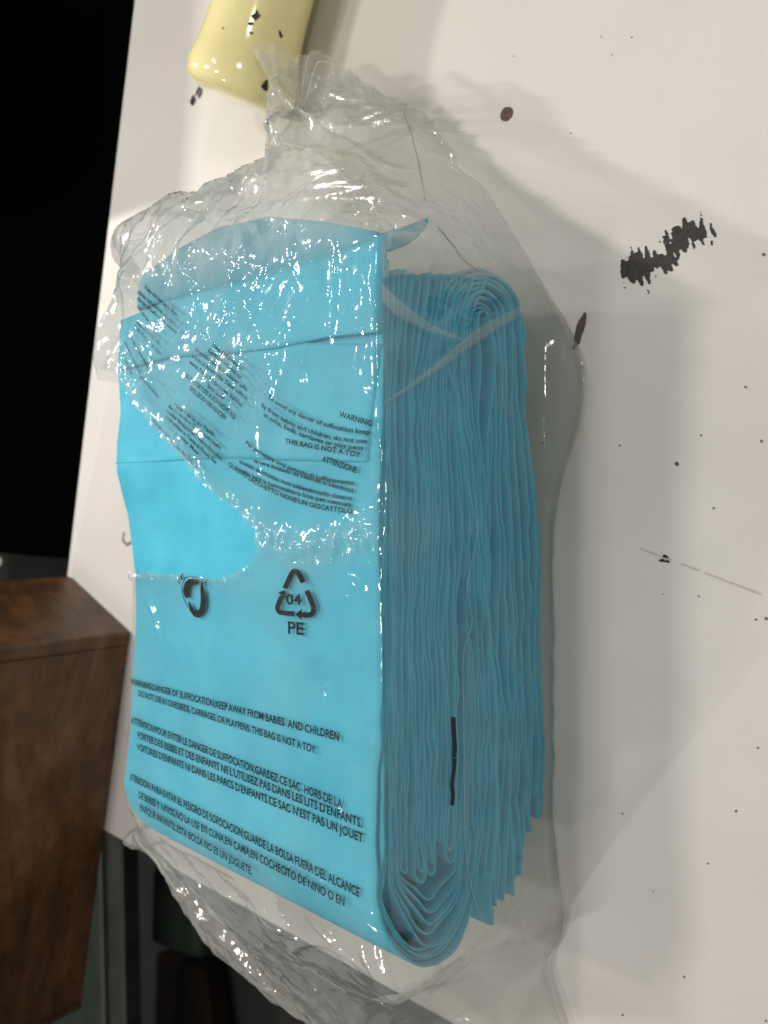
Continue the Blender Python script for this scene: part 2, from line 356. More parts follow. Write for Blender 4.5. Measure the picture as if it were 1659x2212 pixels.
# ------------------------------------------------------------------ yellow painted handle (lathe lying on the table)
R0 = .036
E = onz(519, 214, R0); T = onz(580, -20, R0)
ax = (T - E) / np.linalg.norm(T - E); side = np.cross([0, 0, 1.], ax); side /= np.linalg.norm(side); upv = np.cross(ax, side)
hd = empty('tool_handle', tuple(E - upv * R0)); tag(hd, 'chipped pale yellow painted tube end lying on the white table', 'handle')
prof = [(-.003, 0.0), (-.0028, .020), (-.0012, .030), (.0035, .0362), (.010, .0380), (.018, .0372), (.030, .0345), (.045, .0327), (.06, .0320), (.10, .0318), (.2, .0325), (.5, .036)]
pf = catmull(np.array(prof), 90); NS = 72
V = []; F = []
for i, (s, r) in enumerate(pf):
    for j in range(NS):
        th = 2 * math.pi * j / NS
        p = E + ax * s + side * math.cos(th) * r + upv * (math.sin(th) * r); p[2] += 0.0018
        V.append(p)
V = np.array(V); V += np.stack([snoise(V, 9, 2)] * 3, 1) * .0003
for i in range(len(pf) - 1):
    for j in range(NS): F.append((i * NS + j, i * NS + (j + 1) % NS, (i + 1) * NS + (j + 1) % NS, (i + 1) * NS + j))
hb = adopt(mesh('tube', V, F, M_YEL), hd)
bvh_h = BVHTree.FromPolygons([Vector(v) for v in V], F)
def project_patch(name, bvh, poly, mat, off, parent, step=None, jag=0, seed=0):
    """polygon given as view rays, draped on a surface"""
    poly = np.array(poly, float); c = poly.mean(0)
    if jag:
        P2 = []
        for i in range(len(poly)):
            a, b = poly[i], poly[(i + 1) % len(poly)]
            for t in (0, .33, .66): q = a + (b - a) * t; P2.append(q + np.random.RandomState(seed + i * 3 + int(t * 10)).randn(2) * jag)
        poly = np.array(P2)
    V = []; 
    for q in [c] + [c + (p - c) * .5 for p in poly] + list(poly):
        d = ray(*q); dv = Vector(d).normalized(); h = bvh.ray_cast(Vector(CAM), dv)
        if h[0] is None: return None
        nrm = h[1] if h[1].dot(dv) < 0 else -h[1]
        V.append(h[0] + nrm * off)
    n = len(poly); F = [(0, 1 + i, 1 + (i + 1) % n) for i in range(n)] + [(1 + i, 1 + n + i, 1 + n + (i + 1) % n, 1 + (i + 1) % n) for i in range(n)]
    return adopt(mesh(name, V, F, mat), parent) if parent else mesh(name, V, F, mat)
def c1(x, y): return (219.4 + x * .3968, y * .3968)
for k, poly in enumerate([[(810, 85), (835, 70), (845, 50), (855, 75), (868, 85), (850, 100), (838, 112), (820, 100)], [(795, 125), (815, 118), (828, 130), (812, 140), (798, 136)],
             [(792, 178), (808, 172), (828, 180), (815, 188)], [(962, 165), (972, 165), (978, 180), (988, 200), (975, 205), (966, 190)],
             [(865, 470), (885, 440), (905, 432), (905, 495), (885, 495)], [(650, 150), (662, 148), (665, 165)]]):
    project_patch('paint_chip', bvh_h, [c1(*p) for p in poly], M_CHIP, .0002, hd, jag=.7, seed=k)

# ------------------------------------------------------------------ the folded blue pads
H = .125
def S(px, py):
    p = onside(px, py); return (p[1], p[2])
_XL = np.array([onz(*p, H)[:2] for p in [(285, 1765), (287, 1700), (296, 1560), (297, 1450), (305, 1330), (303, 1240), (290, 1130), (262, 1020), (262, 960), (268, 900), (262, 790), (266, 690)]])
def xleft(y): return float(np.interp(y, _XL[:, 1], _XL[:, 0]))
def ribbon_geo(path_px, thick, seed, xoff=0., x_in=None, n=None, raw=False):
    """a ply of a pad: a folded strip seen edge-on, running the whole width of the stack"""
    pts = np.array([p if raw else S(*p) for p in path_px])
    n = n or max(12, int(np.sum(np.linalg.norm(np.diff(pts, axis=0), axis=1)) / .0035))
    C = catmull(pts, n)
    C = C + np.stack([snoise(np.c_[C, np.full(len(C), seed * .37)], 14, seed % 6, 6) * .0003] * 2, 1)
    C = C + np.stack([snoise(np.c_[C, np.zeros(len(C))], 7, 1, 6) * .0016, (snoise(np.c_[C * [1, .8], np.zeros(len(C))], 11, 2, 6) * .0016 + snoise(np.c_[C, np.zeros(len(C))], 26, 3, 6) * .0010) * np.minimum(1, np.maximum(0, (H - .004 - C[:, 1]) / .02))], 1)
    C[:, 1] = np.maximum(C[:, 1], thick * .55)
    T_ = np.gradient(C, axis=0); T_ /= np.linalg.norm(T_, axis=1)[:, None] + 1e-12; N = np.stack([-T_[:, 1], T_[:, 0]], 1)
    xe = xoff + .003 * (1 - C[:, 1] / H) + snoise(np.c_[C * 1.0, np.full(len(C), seed * 1.3)], 10, seed % 5, 6) * .0014 + snoise(np.c_[C, np.full(len(C), seed * 2.3)], 45, seed % 4, 6) * .0008
    sec = [(-.0, -.20), (-.0004, -.5), (-.004, -.5), (-.05, -.5), (None, -.5), (None, .5), (-.05, .5), (-.004, .5), (-.0004, .5), (-.0, .20)]
    V = []; F = []; m = len(sec)
    for i in range(n):
        for dx, h in sec:
            x = xe[i] + dx if dx is not None else (x_in if x_in is not None else xleft(C[i, 0]) + random.uniform(-.0004, .0004))
            wob = .0004 * math.sin(x * 55 + seed + C[i, 0] * 20)
            V.append((x, C[i, 0] + N[i, 0] * h * thick, C[i, 1] + N[i, 1] * h * thick + (wob if dx is None or dx < -.01 else 0)))
    for i in range(n - 1):
        for j in range(m): F.append((i * m + j, i * m + (j + 1) % m, (i + 1) * m + (j + 1) % m, (i + 1) * m + j))
    F.append(tuple(range(m))[::-1]); F.append(tuple((n - 1) * m + j for j in range(m)))
    return V, F
PADG = 'folded blue pads packed in the clear bag'
def pad(label, ribs):
    V = []; F = []
    for k, (pth, th, seed, xo) in enumerate(ribs):
        v, f = ribbon_geo(pth, th, seed, xo); b = len(V); V += v; F += [tuple(i + b for i in q) for q in f]
    o = mesh('absorbent_pad', V, F, M_PAD, smooth=True)
    bm = bmesh.new(); bm.from_mesh(o.data); bmesh.ops.recalc_face_normals(bm, faces=bm.faces); bm.to_mesh(o.data); bm.free()
    tag(o, label, 'pad', PADG); return o
def fan(x, y0=590): return [(x + .42 * max(0, x - 835), y0), (x + .22 * max(0, x - 835), 690), (x + 1, 800)]
TH = .00125
# outer pads that wrap round under the lower end
def wrap(i):
    d = 5.6 * i
    xl = 822 + d
    top = [(xl + 2, 508 + (0 if i < 3 else 45 + 3 * i))] if i < 4 else fan(xl, 585 + 2 * (i % 3))
    left = [(xl + 1, 900), (xl, 1200), (xl + 1, 1500), (xl - 3, 1750), (xl - 8 + .3 * d, 1880)]
    if i < 4: bot = [(xl - 10 + .2 * d, 1955 - .5 * d), (848 + .9 * d, 2040 - 1.3 * d), (903 + .1 * d, 2078 - 1.6 * d), (960 - .5 * d, 2062 - 1.8 * d), (1003 - .8 * d, 1995 - 1.4 * d)]
    else:
        e = i - 4; bot = [(xl + 8, 1930 - 9 * e), (895 + 3 * e, 2010 - 22 * e), (930 + 2 * e, 2042 - 25 * e), (965 - e, 2015 - 25 * e), (1000 - 2 * e, 1950 - 18 * e)]
    right = [(1037 - .9 * d, 1860), (1047 - .95 * d, 1700), (1046 - .8 * d, 1500), (1040 - .7 * d, 1330 + 23 * ((i * 5) % 7))]
    return top + left + bot + right
pads = []
pads.append(pad('outermost blue pad wrapping round the lower end of the stack, its face the printed-side top', [(wrap(0), TH * 1.1, 1, .0005), (wrap(1), TH, 2, .0)]))
pads.append(pad('second blue pad inward, curving round under the lower end of the stack', [(wrap(2), TH, 3, .0004), (wrap(3), TH, 4, -.0008)]))
pads.append(pad('third blue pad inward, its lower end bent into the outer wide V folds', [(wrap(4), TH, 5, 0), (wrap(5), TH, 6, -.001)]))
pads.append(pad('fourth blue pad inward, its lower end bent into the narrow inner V folds', [(wrap(6), TH, 7, 0), (wrap(7), TH, 8, -.0008), (wrap(8), TH * .9, 9, -.0014)]))
# pads hanging as closed loops inside the wraps
def loop(xa, xb, yb, nest=0, ytop=595, kink=0):
    xa += nest * 6; xb -= nest * 6; yb -= nest * 26; xm = (xa + xb) / 2
    r = max(2.5, (xb - xa) / 2)
    left = fan(xa, ytop) + [(xa - 2, 1000), (xa - 4 + kink, 1300), (xa - 5, 1500), (xa - 1 + kink, 1700), (xa, yb - 3 * r)]
    right = [(xb, yb - 3 * r), (xb - 1 - kink, 1690), (xb - 3, 1500), (xb - 3 + kink, 1300), (xb - 1, 1000)] + fan(xb, ytop + 3)[::-1]
    return left + [(xm - r * .8, yb - r), (xm + 2, yb), (xm + r * .9, yb - r)] + right
pads.append(pad('blue pad hanging as a long loop beside the V folds, nearest the printed face', [(loop(873, 887, 1886), TH, 11, 0), (loop(873, 887, 1886, 1), TH * .6, 12, -.002)]))
pads.append(pad('blue pad hanging as the lowest reaching pointed loop in the stack', [(loop(894, 917, 1903, 0, 592, 3), TH, 13, .0006), (loop(894, 917, 1903, 1, 592, 3), TH, 14, 0)]))
pads.append(pad('blue pad hanging as a loop just right of the pointed loop', [(loop(924, 943, 1886, 0, 596, -2), TH, 15, -.0006), (loop(924, 943, 1886, 1, 596, -2), TH, 16, .0)]))
pads.append(pad('blue pad folded short, its loop ending beside the black strip', [(loop(949, 958, 1812, 0, 600), TH, 17, 0)]))
pads.append(pad('blue pad hanging as a wide loop under the black strip', [(loop(963, 987, 1856, 0, 600, 2), TH * 1.15, 18, .0008), (loop(963, 987, 1856, 1, 600, 2), TH, 19, 0)]))
# pads rolled over at the upper end next to the table
def curl(k):
    R = 88 - 8.6 * k; cx, cy = 1040 + .6 * k, 678 + 1.5 * k
    xr = 1176 - 13.5 * k
    ends = [1770, 1720, 1775, 1895, 1915, 1935, 1950, 1960, 1990, 1900]
    arc = [(cx + R * math.cos(a), cy - R * 1.08 * math.sin(a)) for a in np.radians([170, 140, 110, 80, 50, 20, 0])]
    xl = 992 + 5.2 * k
    left = [(xl + 14, 1260 + (k * 37) % 150), (xl + 3, 1050), (xl - 9, 900), (cx - R * 1.02 + (6 if k < 3 else 0), cy + 95 - 3 * k)]
    right = [(cx + R + 5, cy + 60), (min(xr, 1143 - 10 * k + 2), 900), (xr - 10, 1150), (xr - 2, 1400), (xr - 1, 1560), (xr + (4 if k % 3 == 0 else -4), 1700), (xr - 6 - (k % 4) * 2, ends[k])]
    return left + arc + right
for lab, ks in [('outermost blue pad of the rolled upper end, lying on the table side', (0, 1)), ('second blue pad of the rolled upper end', (2, 3)), ('third blue pad of the rolled upper end, inside two others', (4, 5)), ('innermost blue pad at the heart of the rolled upper end', (6, 7, 8, 9))]:
    pads.append(pad(lab, [(curl(k), TH * 1.25 if k < 7 else TH, 30 + k, .0006 * ((k * 7) % 4 - 1.5)) for k in ks]))
pads.append(pad('broad smooth blue pad fold running down the lower right of the layered side', [([(1030, 1180), (1058, 1400), (1070, 1650), (1066, 1850), (1058, 1998)], TH * 2.6, 50, .0010), ([(1040, 1250), (1077, 1450), (1090, 1650), (1084, 1850), (1072, 1960)], TH, 51, -.0005)]))
extra = []
for q, (xa, xb, y0, y1) in enumerate([(1000, 1012, 1080, 1600), (1008, 1022, 1200, 1790), (1016, 1030, 1150, 1700), (1100, 1110, 1350, 1900), (1124, 1120, 1450, 1860), (1145, 1140, 1300, 1800), (1160, 1164, 1350, 1740), (1168, 1179, 1500, 1755)]):
    extra.append(([(xa, y0), ((xa * 2 + xb) / 3 + 4, y0 * .6 + y1 * .4), (xb - 2, y0 * .3 + y1 * .7), (xb + 4, y1)], TH * .9, 60 + q, -.0003 + .0006 * (q % 3)))
pads.append(pad('loose folded blue pad squeezed between the looped and the rolled pads', extra[:3]))
pads.append(pad('crumpled blue pad bottommost in the stack, its ragged ends on the table side', extra[3:]))
# core that backs the gaps between plies, part of the bottommost pad
core = []
fills = []
for i in range(9): x = 872 + 15.5 * i; fills.append(([(x + .2 * (x - 835), 640), (x, 900), (x + 2, 1300), (x, min(1750, 1800))], .0034, 80 + i, -.007))
for i in range(9): x = 1010 + 18.5 * i; fills.append(([(min(x, 1110), 690 + abs(i - 4) * 14), (x - 14, 950), (x - 6, 1300), (x - 10, 1680)], .0040, 90 + i, -.008))
V = []; F = []
for pth, th, sd, xo in fills:
    v, f = ribbon_geo(pth, th, sd, xo); b = len(V); V += v; F += [tuple(i + b for i in q) for q in f]
fo = mesh('inner_wadding', V, F, M_PAD, pads[-1])

# top pad: flaps folded back over the printed-side face
def slab(name, poly, z0, th, parent, seed, res=.003, fold=.0):
    P = np.array([onz(px, py, z0 + th)[:2] for px, py in poly]); x0, y0 = P.min(0); x1, y1 = P.max(0)
    nx = int((x1 - x0) / res) + 1; ny = int((y1 - y0) / res) + 1
    # param from quad-like poly : rows follow lower and upper chains
    V = []; F = []
    k = len(poly) // 2; lo = P[:k]; hi = P[k:][::-1]
    lo = np.array([np.array([np.interp(t, np.linspace(0, 1, k), lo[:, d]) for d in (0, 1)]) for t in np.linspace(0, 1, nx)])
    hi = np.array([np.array([np.interp(t, np.linspace(0, 1, k), hi[:, d]) for d in (0, 1)]) for t in np.linspace(0, 1, nx)])
    vs = np.r_[0, .004, .012, .03, np.linspace(.06, 1, ny)]
    for i in range(nx):
        for j, v in enumerate(vs):
            q = lo[i] * (1 - v) + hi[i] * v
            q = q + np.array([fold * math.sin(math.pi * v) * (1 - i / (nx - 1)) ** 5, 0])
            edge = min(1, (v * np.linalg.norm(hi[i] - lo[i])) / (th * .5)); edge = math.sqrt(max(0, 1 - (1 - edge) ** 2))
            ex = min(1, min(i, nx - 1 - i) * res / (th * .6)); ex = .55 + .45 * math.sqrt(max(0, 1 - (1 - ex) ** 2))
            z = z0 + th * (.45 + .55 * edge) * ex
            if j > 2: z += snoise(np.array([[q[0], q[1], seed]]), 7, seed % 5)[0] * .0011 + abs(crumple(np.array([[q[0], q[1] * .5, 0]]), 16, seed, 3)[0]) * -.0003 + snoise(np.array([[q[0], q[1], seed]]), 30, 1)[0] * .0002
            V.append((q[0], q[1], z))
    m = len(vs); top = len(V)
    for v in list(V): V.append((v[0], v[1] + (0), z0 - .0002))
    for i in range(nx - 1):
        for j in range(m - 1):
            a = i * m + j; F.append((a, a + m, a + m + 1, a + 1)); F.append((top + a, top + a + 1, top + a + m + 1, top + a + m))
        F.append((i * m, top + i * m, top + (i + 1) * m, (i + 1) * m)); F.append((i * m + m - 1, (i + 1) * m + m - 1, top + (i + 1) * m + m - 1, top + i * m + m - 1))
    for j in range(m - 1):
        F.append((j, j + 1, top + j + 1, top + j)); a = (nx - 1) * m + j; F.append((a, top + a, top + a + 1, a + 1))
    o = mesh(name, V, F, M_PAD, parent); bm = bmesh.new(); bm.from_mesh(o.data); bmesh.ops.recalc_face_normals(bm, faces=bm.faces); bm.to_mesh(o.data); bm.free()
    return o
zt = H + .0006
slab('folded_flap', [(243, 1002), (360, 998), (480, 990), (640, 996), (796, 1000), (822, 742), (640, 740), (480, 760), (350, 765), (256, 775)], zt - .0002, .0034, pads[0], 4, fold=.009)
slab('folded_flap', [(257, 800), (360, 772), (480, 765), (590, 752), (700, 728), (812, 716), (823, 506), (730, 545), (620, 580), (480, 618), (360, 650), (268, 690)], zt + .0022, .0036, pads[0], 5, fold=-.003)
slab('upper_end_fold', [(292, 668), (400, 640), (520, 612), (640, 578), (740, 545), (816, 520), (814, 500), (700, 478), (580, 468), (470, 492), (380, 540), (300, 600)], .112, .0045, pads[1], 6, fold=-.002)
slab('upper_end_fold', [(300, 690), (400, 665), (520, 640), (640, 600), (740, 565), (816, 535), (810, 520), (690, 500), (580, 498), (480, 522), (390, 575), (292, 632)], .085, .0045, pads[2], 7, fold=.002)
# corner of a pad sticking out at the upper end
cp = [onside(x, y) for x, y in [(868, 500), (905, 478), (952, 462), (948, 480), (925, 508), (908, 520), (870, 535)]]
bm = bmesh.new(); fr = [bm.verts.new(p + np.array([-.006, 0, 0])) for p in cp]; bk = [bm.verts.new(p + np.array([-.045, .0, .0])) for p in cp]
bm.faces.new(fr); bm.faces.new(bk[::-1])
for i in range(len(cp)): bm.faces.new((fr[i], bk[i], bk[(i + 1) % len(cp)], fr[(i + 1) % len(cp)]))
bmesh.ops.recalc_face_normals(bm, faces=bm.faces); bmesh.ops.bevel(bm, geom=bm.edges[:], offset=.0012, segments=3, profile=.5, affect='EDGES')
from_bm('dog_ear_corner', bm, M_PAD, pads[1], True)

# ------------------------------------------------------------------ the clear bag
bag = empty('plastic_bag', (-.1, 0, 0)); tag(bag, 'crinkled clear plastic bag with black warning print around the stack of blue pads', 'bag')
outl = np.array([onz(*p)[:2] for p in [(1110, 540), (1150, 600), (1200, 650), (1245, 740), (1275, 800), (1270, 870), (1240, 970), (1210, 1060), (1192, 1110), (1190, 1200), (1195, 1500), (1196, 1800), (1205, 1906)]])
def rfx(y): o = outl[::-1]; return float(np.interp(y, o[:, 1], o[:, 0]))
ST = []
def st(*p): ST.append([onz(*q) for q in p])
#      left foot         left top           right top         right foot        flange tip
st((583, 118, .050), (600, 105, .052), (690, 135, .052), (738, 168, .045), (742, 172, .040))
st((578, 200, .055), (605, 185, .070), (700, 195, .065), (795, 222, .025), (800, 225, .018))
st((592, 272, .050), (606, 262, .085), (720, 270, .075), (850, 236, .012), (860, 238, .004))
st((588, 372, .045), (602, 340, .105), (760, 350, .090), (925, 318, .012), (962, 338, .003))
st((430, 470, .060), (470, 425, .118), (800, 430, .112), (1030, 425, .012), (1055, 442, .003))
st((250, 535, .075), (330, 502, .130), (824, 492, .134), (1092, 530, .016), (1114, 545, .003))
for y in (.105, .08, .05, .02, -.01, -.05, -.09, -.13, -.165):
    zt_ = .1342 if y > .05 else (.1330 if y > .02 else .1284)
    xl = -.232 if y > .0 else xleft(y) - .004
    if y == .02: xl = -.233
    ST.append([np.array(v) for v in ((xl - .001, y, .012), (xl, y, zt_), (.0040, y, zt_), (.0080, y, .010), (max(rfx(y), .0100), y, .0015))])
def st2(l, tl, *rest): ST.append([onz(*l), onz(*tl)] + [np.array(r) for r in rest])
st2((290, 1790, .070), (296, 1782, .1284), (.0040, -.186, .1284), (.0085, -.186, .010), (.0125, -.186, .0015))
st2((318, 1862, .078), (330, 1862, .112), (.0042, -.207, .122), (.010, -.212, .010), (.016, -.215, .0015))
st((402, 1992, .068), (422, 1995, .078), (788, 2165, .088), (1085, 2150, .012), (1185, 2092, .002))
st((482, 2082, .055), (505, 2092, .062), (790, 2245, .066), (1080, 2240, .010), (1228, 2240, .003))
st((640, 2172, .045), (665, 2188, .048), (850, 2335, .048), (1100, 2330, .010), (1262, 2330, .003))
st((830, 2300, .030), (850, 2310, .032), (940, 2420, .030), (1110, 2420, .012), (1290, 2420, .004))
ST = np.array(ST)                                # (stations, 5, 3)
NV = 470; t = np.r_[0, np.cumsum([np.linalg.norm(ST[i + 1, 1:4] - ST[i, 1:4], axis=1).mean() for i in range(len(ST) - 1)])]; t /= t[-1]
R = np.stack([hermite(t, ST[:, k], np.linspace(0, 1, NV)) for k in range(5)], 1)
segs = [44, 175, 105, 26]
rows = []
for k, m in enumerate(segs):
    u = np.linspace(0, 1, m, endpoint=False)[None, :, None]; rows.append(R[:, k][:, None] * (1 - u) + R[:, k + 1][:, None] * u)
top_ = np.concatenate(rows + [R[:, 4][:, None]], 1)
k_ = np.hanning(9); k_ /= k_.sum()
sm = top_.copy()
for d in range(3):
    pad_ = np.concatenate([np.repeat(top_[:, :1, d], 4, 1), top_[:, :, d], np.repeat(top_[:, -1:, d], 4, 1)], 1)
    sm[:, :, d] = sum(k_[i] * pad_[:, i:i + top_.shape[1]] for i in range(9))
top_ = sm; NU = top_.shape[1]
def grid_normals(G):
    du = np.gradient(G, axis=1); dv = np.gradient(G, axis=0); n = np.cross(du, dv); n /= np.linalg.norm(n, axis=2)[:, :, None] + 1e-12
    return n
N_ = grid_normals(top_)
cen = np.array([-.1, -.03, .03]); 
if ((top_ - cen) * N_).sum() < 0: N_ = -N_
P = top_.reshape(-1, 3); Nn = N_.reshape(-1, 3); X, Y, Z = P.T
rimA = [onz(*p, H)[:2] for p in [(290, 835), (345, 915), (400, 985), (450, 1050), (520, 1110), (565, 1150), (640, 1180), (720, 1185), (800, 1150)]]
rimB = [onz(*p, H)[:2] for p in [(560, 1165), (540, 1215), (490, 1250), (400, 1243), (300, 1238)]]
dA = seg_dist(P, rimA); dB = seg_dist(P, rimB); onTop = sstep(.10, .12, Z)
neck = onz(640, 250, .08)
mTop = sstep(.105, .135, Y); mBot = sstep(-.175, -.215, Y); mBotX = mBot
mRim = np.exp(-(np.minimum(dA, dB * 2.2) / .0085) ** 2) * onTop
mUL = sstep(-.01, .06, Y) * sstep(-.02, -.10, X) * onTop
xb0 = .2 + .8 * sstep(.0, -.06, X)
gath = np.clip(.60 * mTop * sstep(.06, .0, X + .02) + .65 * mRim + .24 * mUL + .38 * mBot * xb0 + .15 * sstep(-.0, .05, Y) * onTop, 0, 1)
# radial folds from the neck
ang = np.arctan2(Y - neck[1], X - neck[0]); rad = np.hypot(X - neck[0], Y - neck[1])
Pr = np.stack([ang * .11, rad * .22, Z * .3], 1)
xl_ = .2 + .8 * sstep(-.01, -.09, X)
D = .0095 * mTop * (crumple(Pr, 24, 3, 4) * .5 + worley(Pr * 1., 45, 4) * .9 + .15) * sstep(.02, -.06, X + .0)
D += .0060 * mTop * xl_ * (crumple(P, 18, 5, 3) + .3)
D += mTop * xl_ * (.0060 * worley(P * np.array([1, .6, 1]), 55, 17) + .0014 * worley(P, 170, 18))
Pd = np.stack([X * .8 + Y * .9, (Y - X) * .25, Z * .3], 1)
P0 = np.stack([X * .9 - Y * .5, (X * .5 + Y) * .4, Z * 0], 1)
D += mUL * (.0040 * np.maximum(0, crumple(P0, 22, 6, 4)) + .0042 * np.maximum(0, worley(P0, 42, 7)) + .0012 * np.maximum(-.1, worley(P, 120, 9)))
D += mRim * (.0040 * np.abs(crumple(P, 60, 8, 4)) + .0050 * np.maximum(-.1, worley(P, 110, 9)) + .0020 * worley(P, 260, 10))
xb_ = .35 + .65 * sstep(.0, -.07, X)
D += mBot * xb_ * (.0075 * crumple(Pd, 15, 10, 4) + .0050 * worley(Pd, 34, 16) + .0018 * worley(P, 105, 11))
CR = [((690, 1420), (745, 1350), (796, 1300)), ((722, 1238), (755, 1262), (803, 1308)), ((690, 1290), (760, 1300), (805, 1312)), ((668, 1515), (700, 1490), (735, 1478)),
      ((800, 560), (812, 640), (838, 705)), ((768, 540), (775, 610), (770, 690)), ((742, 500), (738, 590), (728, 690), (720, 760)), ((640, 470), (645, 560), (670, 640)), ((520, 560), (540, 640), (585, 740), (600, 840)),
      ((430, 600), (440, 680), (480, 770)), ((330, 600), (310, 700), (340, 800)), ((380, 860), (420, 930), (470, 1000)), ((560, 880), (552, 960), (545, 1060)), ((600, 1160), (690, 1175), (800, 1120), (830, 1090)), ((640, 700), (590, 760), (560, 800)),
      ((300, 1280), (330, 1330), (335, 1400)), ((430, 1350), (440, 1400), (450, 1420)), ((640, 1560), (700, 1530)), ((700, 1700), (735, 1760), (740, 1800)), ((560, 1860), (640, 1880), (720, 1900)),
      ((795, 1985), (775, 2060), (802, 2140), (792, 2212)), ((560, 2090), (640, 2050), (730, 2080), (760, 2110)), ((420, 1960), (520, 1990), (640, 2060)), ((640, 1960), (700, 2050), (720, 2120)), ((880, 2140), (900, 2200)), ((330, 1800), (420, 1850), (520, 1900))]
Dc = np.zeros(len(P))
for q, cr in enumerate(CR):
    L_ = catmull(np.array([onz(*c, .131)[:2] for c in cr]), 8); dd = seg_dist(P, list(L_)); ends = np.minimum(np.linalg.norm(P[:, :2] - L_[0], axis=1), np.linalg.norm(P[:, :2] - L_[-1], axis=1))
    Dc = np.maximum(Dc, np.maximum(0, 1 - dd / (.0030 + .0015 * (q % 3))) * np.minimum(1, ends / .012) * (.0016 + .0005 * (q % 2)))
D += Dc * (Z > .05)
base = 1 - np.clip(mTop + mBot, 0, 1)
D += base * onTop * (.0020 * np.maximum(0, crumple(P, 12, 12, 4)) + .00035 * np.abs(crumple(P, 60, 13, 4)))
sidem = base * (1 - onTop) * sstep(-.01, 0, X)
D += sidem * (.0024 * np.abs(crumple(np.stack([X, Y, Z * .5], 1), 16, 14, 4)) + .0003 * np.abs(crumple(P, 70, 13, 4)))
P2 = P + Nn * D[:, None]
P2[:, 2] = np.maximum(P2[:, 2], .0014)
# the film rests on the pads: lift it wherever it would sink into them
bpy.context.view_layer.update()
pv = []; pq = []
for o in pads[:2] + [c for c in bpy.data.objects if c.parent is pads[0]]:
    b0 = len(pv); pv += [v.co.copy() for v in o.data.vertices]; pq += [tuple(b0 + i for i in p.vertices) for p in o.data.polygons]
pb = BVHTree.FromPolygons(pv, pq)
lift = np.zeros(len(P2))
for i in np.nonzero((P2[:, 2] > .095) & (P2[:, 0] > -.23) & (P2[:, 0] < .006))[0]:
    h = pb.ray_cast(Vector((P2[i, 0], P2[i, 1], .3)), Vector((0, 0, -1)))
    if h[0] is not None: lift[i] = max(0, h[0].z + .0011 - P2[i, 2])
lg = lift.reshape(NV, NU); lm = lg.copy()
for a_, b_2 in [(1, 0), (-1, 0), (0, 1), (0, -1), (2, 0), (-2, 0), (0, 2), (0, -2)]: lm = np.maximum(lm, np.roll(np.roll(lg, a_, 0), b_2, 1))
for _ in range(2): lm = np.maximum(lg, (lm + np.roll(lm, 1, 0) + np.roll(lm, -1, 0) + np.roll(lm, 1, 1) + np.roll(lm, -1, 1)) / 5)
P2[:, 2] += lm.ravel()
G = P2.reshape(NV, NU, 3)
# underside sheet, lying on the table and closing the tube
ub = np.linspace(0, 1, 40)[1:-1][None, :, None]
def under(a, b): 
    g = a * (1 - ub) + b * ub
    zmin = np.where(g[:, :, 1] < -.30, g[:, :, 2] * .55, .0007); zend = np.clip((g[:, :, 1] - .16) / .06, 0, 1)
    zz = np.minimum(g[:, :, 2], zmin * (1 - zend) + g[:, :, 2] * .4 * zend); zz = np.maximum(zz, np.where(g[:, :, 1] > -.30, .0007, -.1)); g[:, :, 2] = zz
    return g
Ub = under(G[:, -1:, :], G[:, :1, :])
full = np.concatenate([G, Ub], 1); NW = full.shape[1]
fp = full.reshape(-1, 3); ids = np.arange(NV * NW).reshape(NV, NW)
layers = .21 * mTop + .16 * mRim + .07 * mUL + .25 * mBot - .03 * base * (1 - onTop) + .01
layers += .20 * sstep(.108, .130, Y + .10 * (X + .1)) * sstep(.02, -.02, X) * sstep(.21, .17, Y)
lfull = np.concatenate([layers.reshape(NV, NU), np.full((NV, NW - NU), .05)], 1).ravel()
gfull = np.concatenate([gath.reshape(NV, NU), np.full((NV, NW - NU), .05)], 1).ravel()
a = ids[:-1]; b_ = ids[1:]
quads = np.stack([a, np.roll(a, -1, 1), np.roll(b_, -1, 1), b_], 2).reshape(-1, 4)
# the tear
hole = [onz(*p, H + .005)[:2] for p in [(225, 800), (262, 800), (300, 862), (345, 920), (400, 990), (430, 1035), (470, 1075), (520, 1105), (550, 1150), (556, 1185), (530, 1222), (490, 1247), (440, 1248), (400, 1240), (300, 1236), (200, 1240)]]
qc = fp[quads].mean(1); jit = qc[:, :2] + np.stack([snoise(qc, 60, 5), snoise(qc, 60, 6)], 1) * .0011
yl0, yl1 = hole[-1][1], hole[0][1]
kill = (inside(jit, hole) & (qc[:, 2] > .09)) | ((qc[:, 0] < -.205) & (qc[:, 1] > hole[-2][1]) & (qc[:, 1] < hole[1][1] - .004) & (qc[:, 2] > .004))
quads = quads[~kill]
if ((np.cross(fp[quads[:,1]]-fp[quads[:,0]], fp[quads[:,2]]-fp[quads[:,0]])*(fp[quads].mean(1)-cen)).sum() < 0): quads = quads[:, ::-1]
used = np.unique(quads); remap = -np.ones(len(fp), int); remap[used] = np.arange(len(used))
film = mesh('film', fp[used], remap[quads], M_FILM); adopt(film, bag)
at = film.data.attributes.new('gather', 'FLOAT', 'POINT'); at.data.foreach_set('value', gfull[used].astype(np.float32))
at = film.data.attributes.new('layers', 'FLOAT', 'POINT'); at.data.foreach_set('value', lfull[used].astype(np.float32))
FV = [Vector(v) for v in fp[used]]; FQ = [tuple(int(i) for i in q) for q in remap[quads]]
bvh = BVHTree.FromPolygons(FV, FQ)
def cast(p, off=.00045):
    """point of the film met on the way to p, a hair above it"""
    d = (Vector(p) - Vector(CAM)).normalized(); h = bvh.ray_cast(Vector(CAM), d)
    if h[0] is None: return None
    n = h[1] if h[1].dot(d) < 0 else -h[1]
    return h[0] + n * off * .6 - d * off * .6

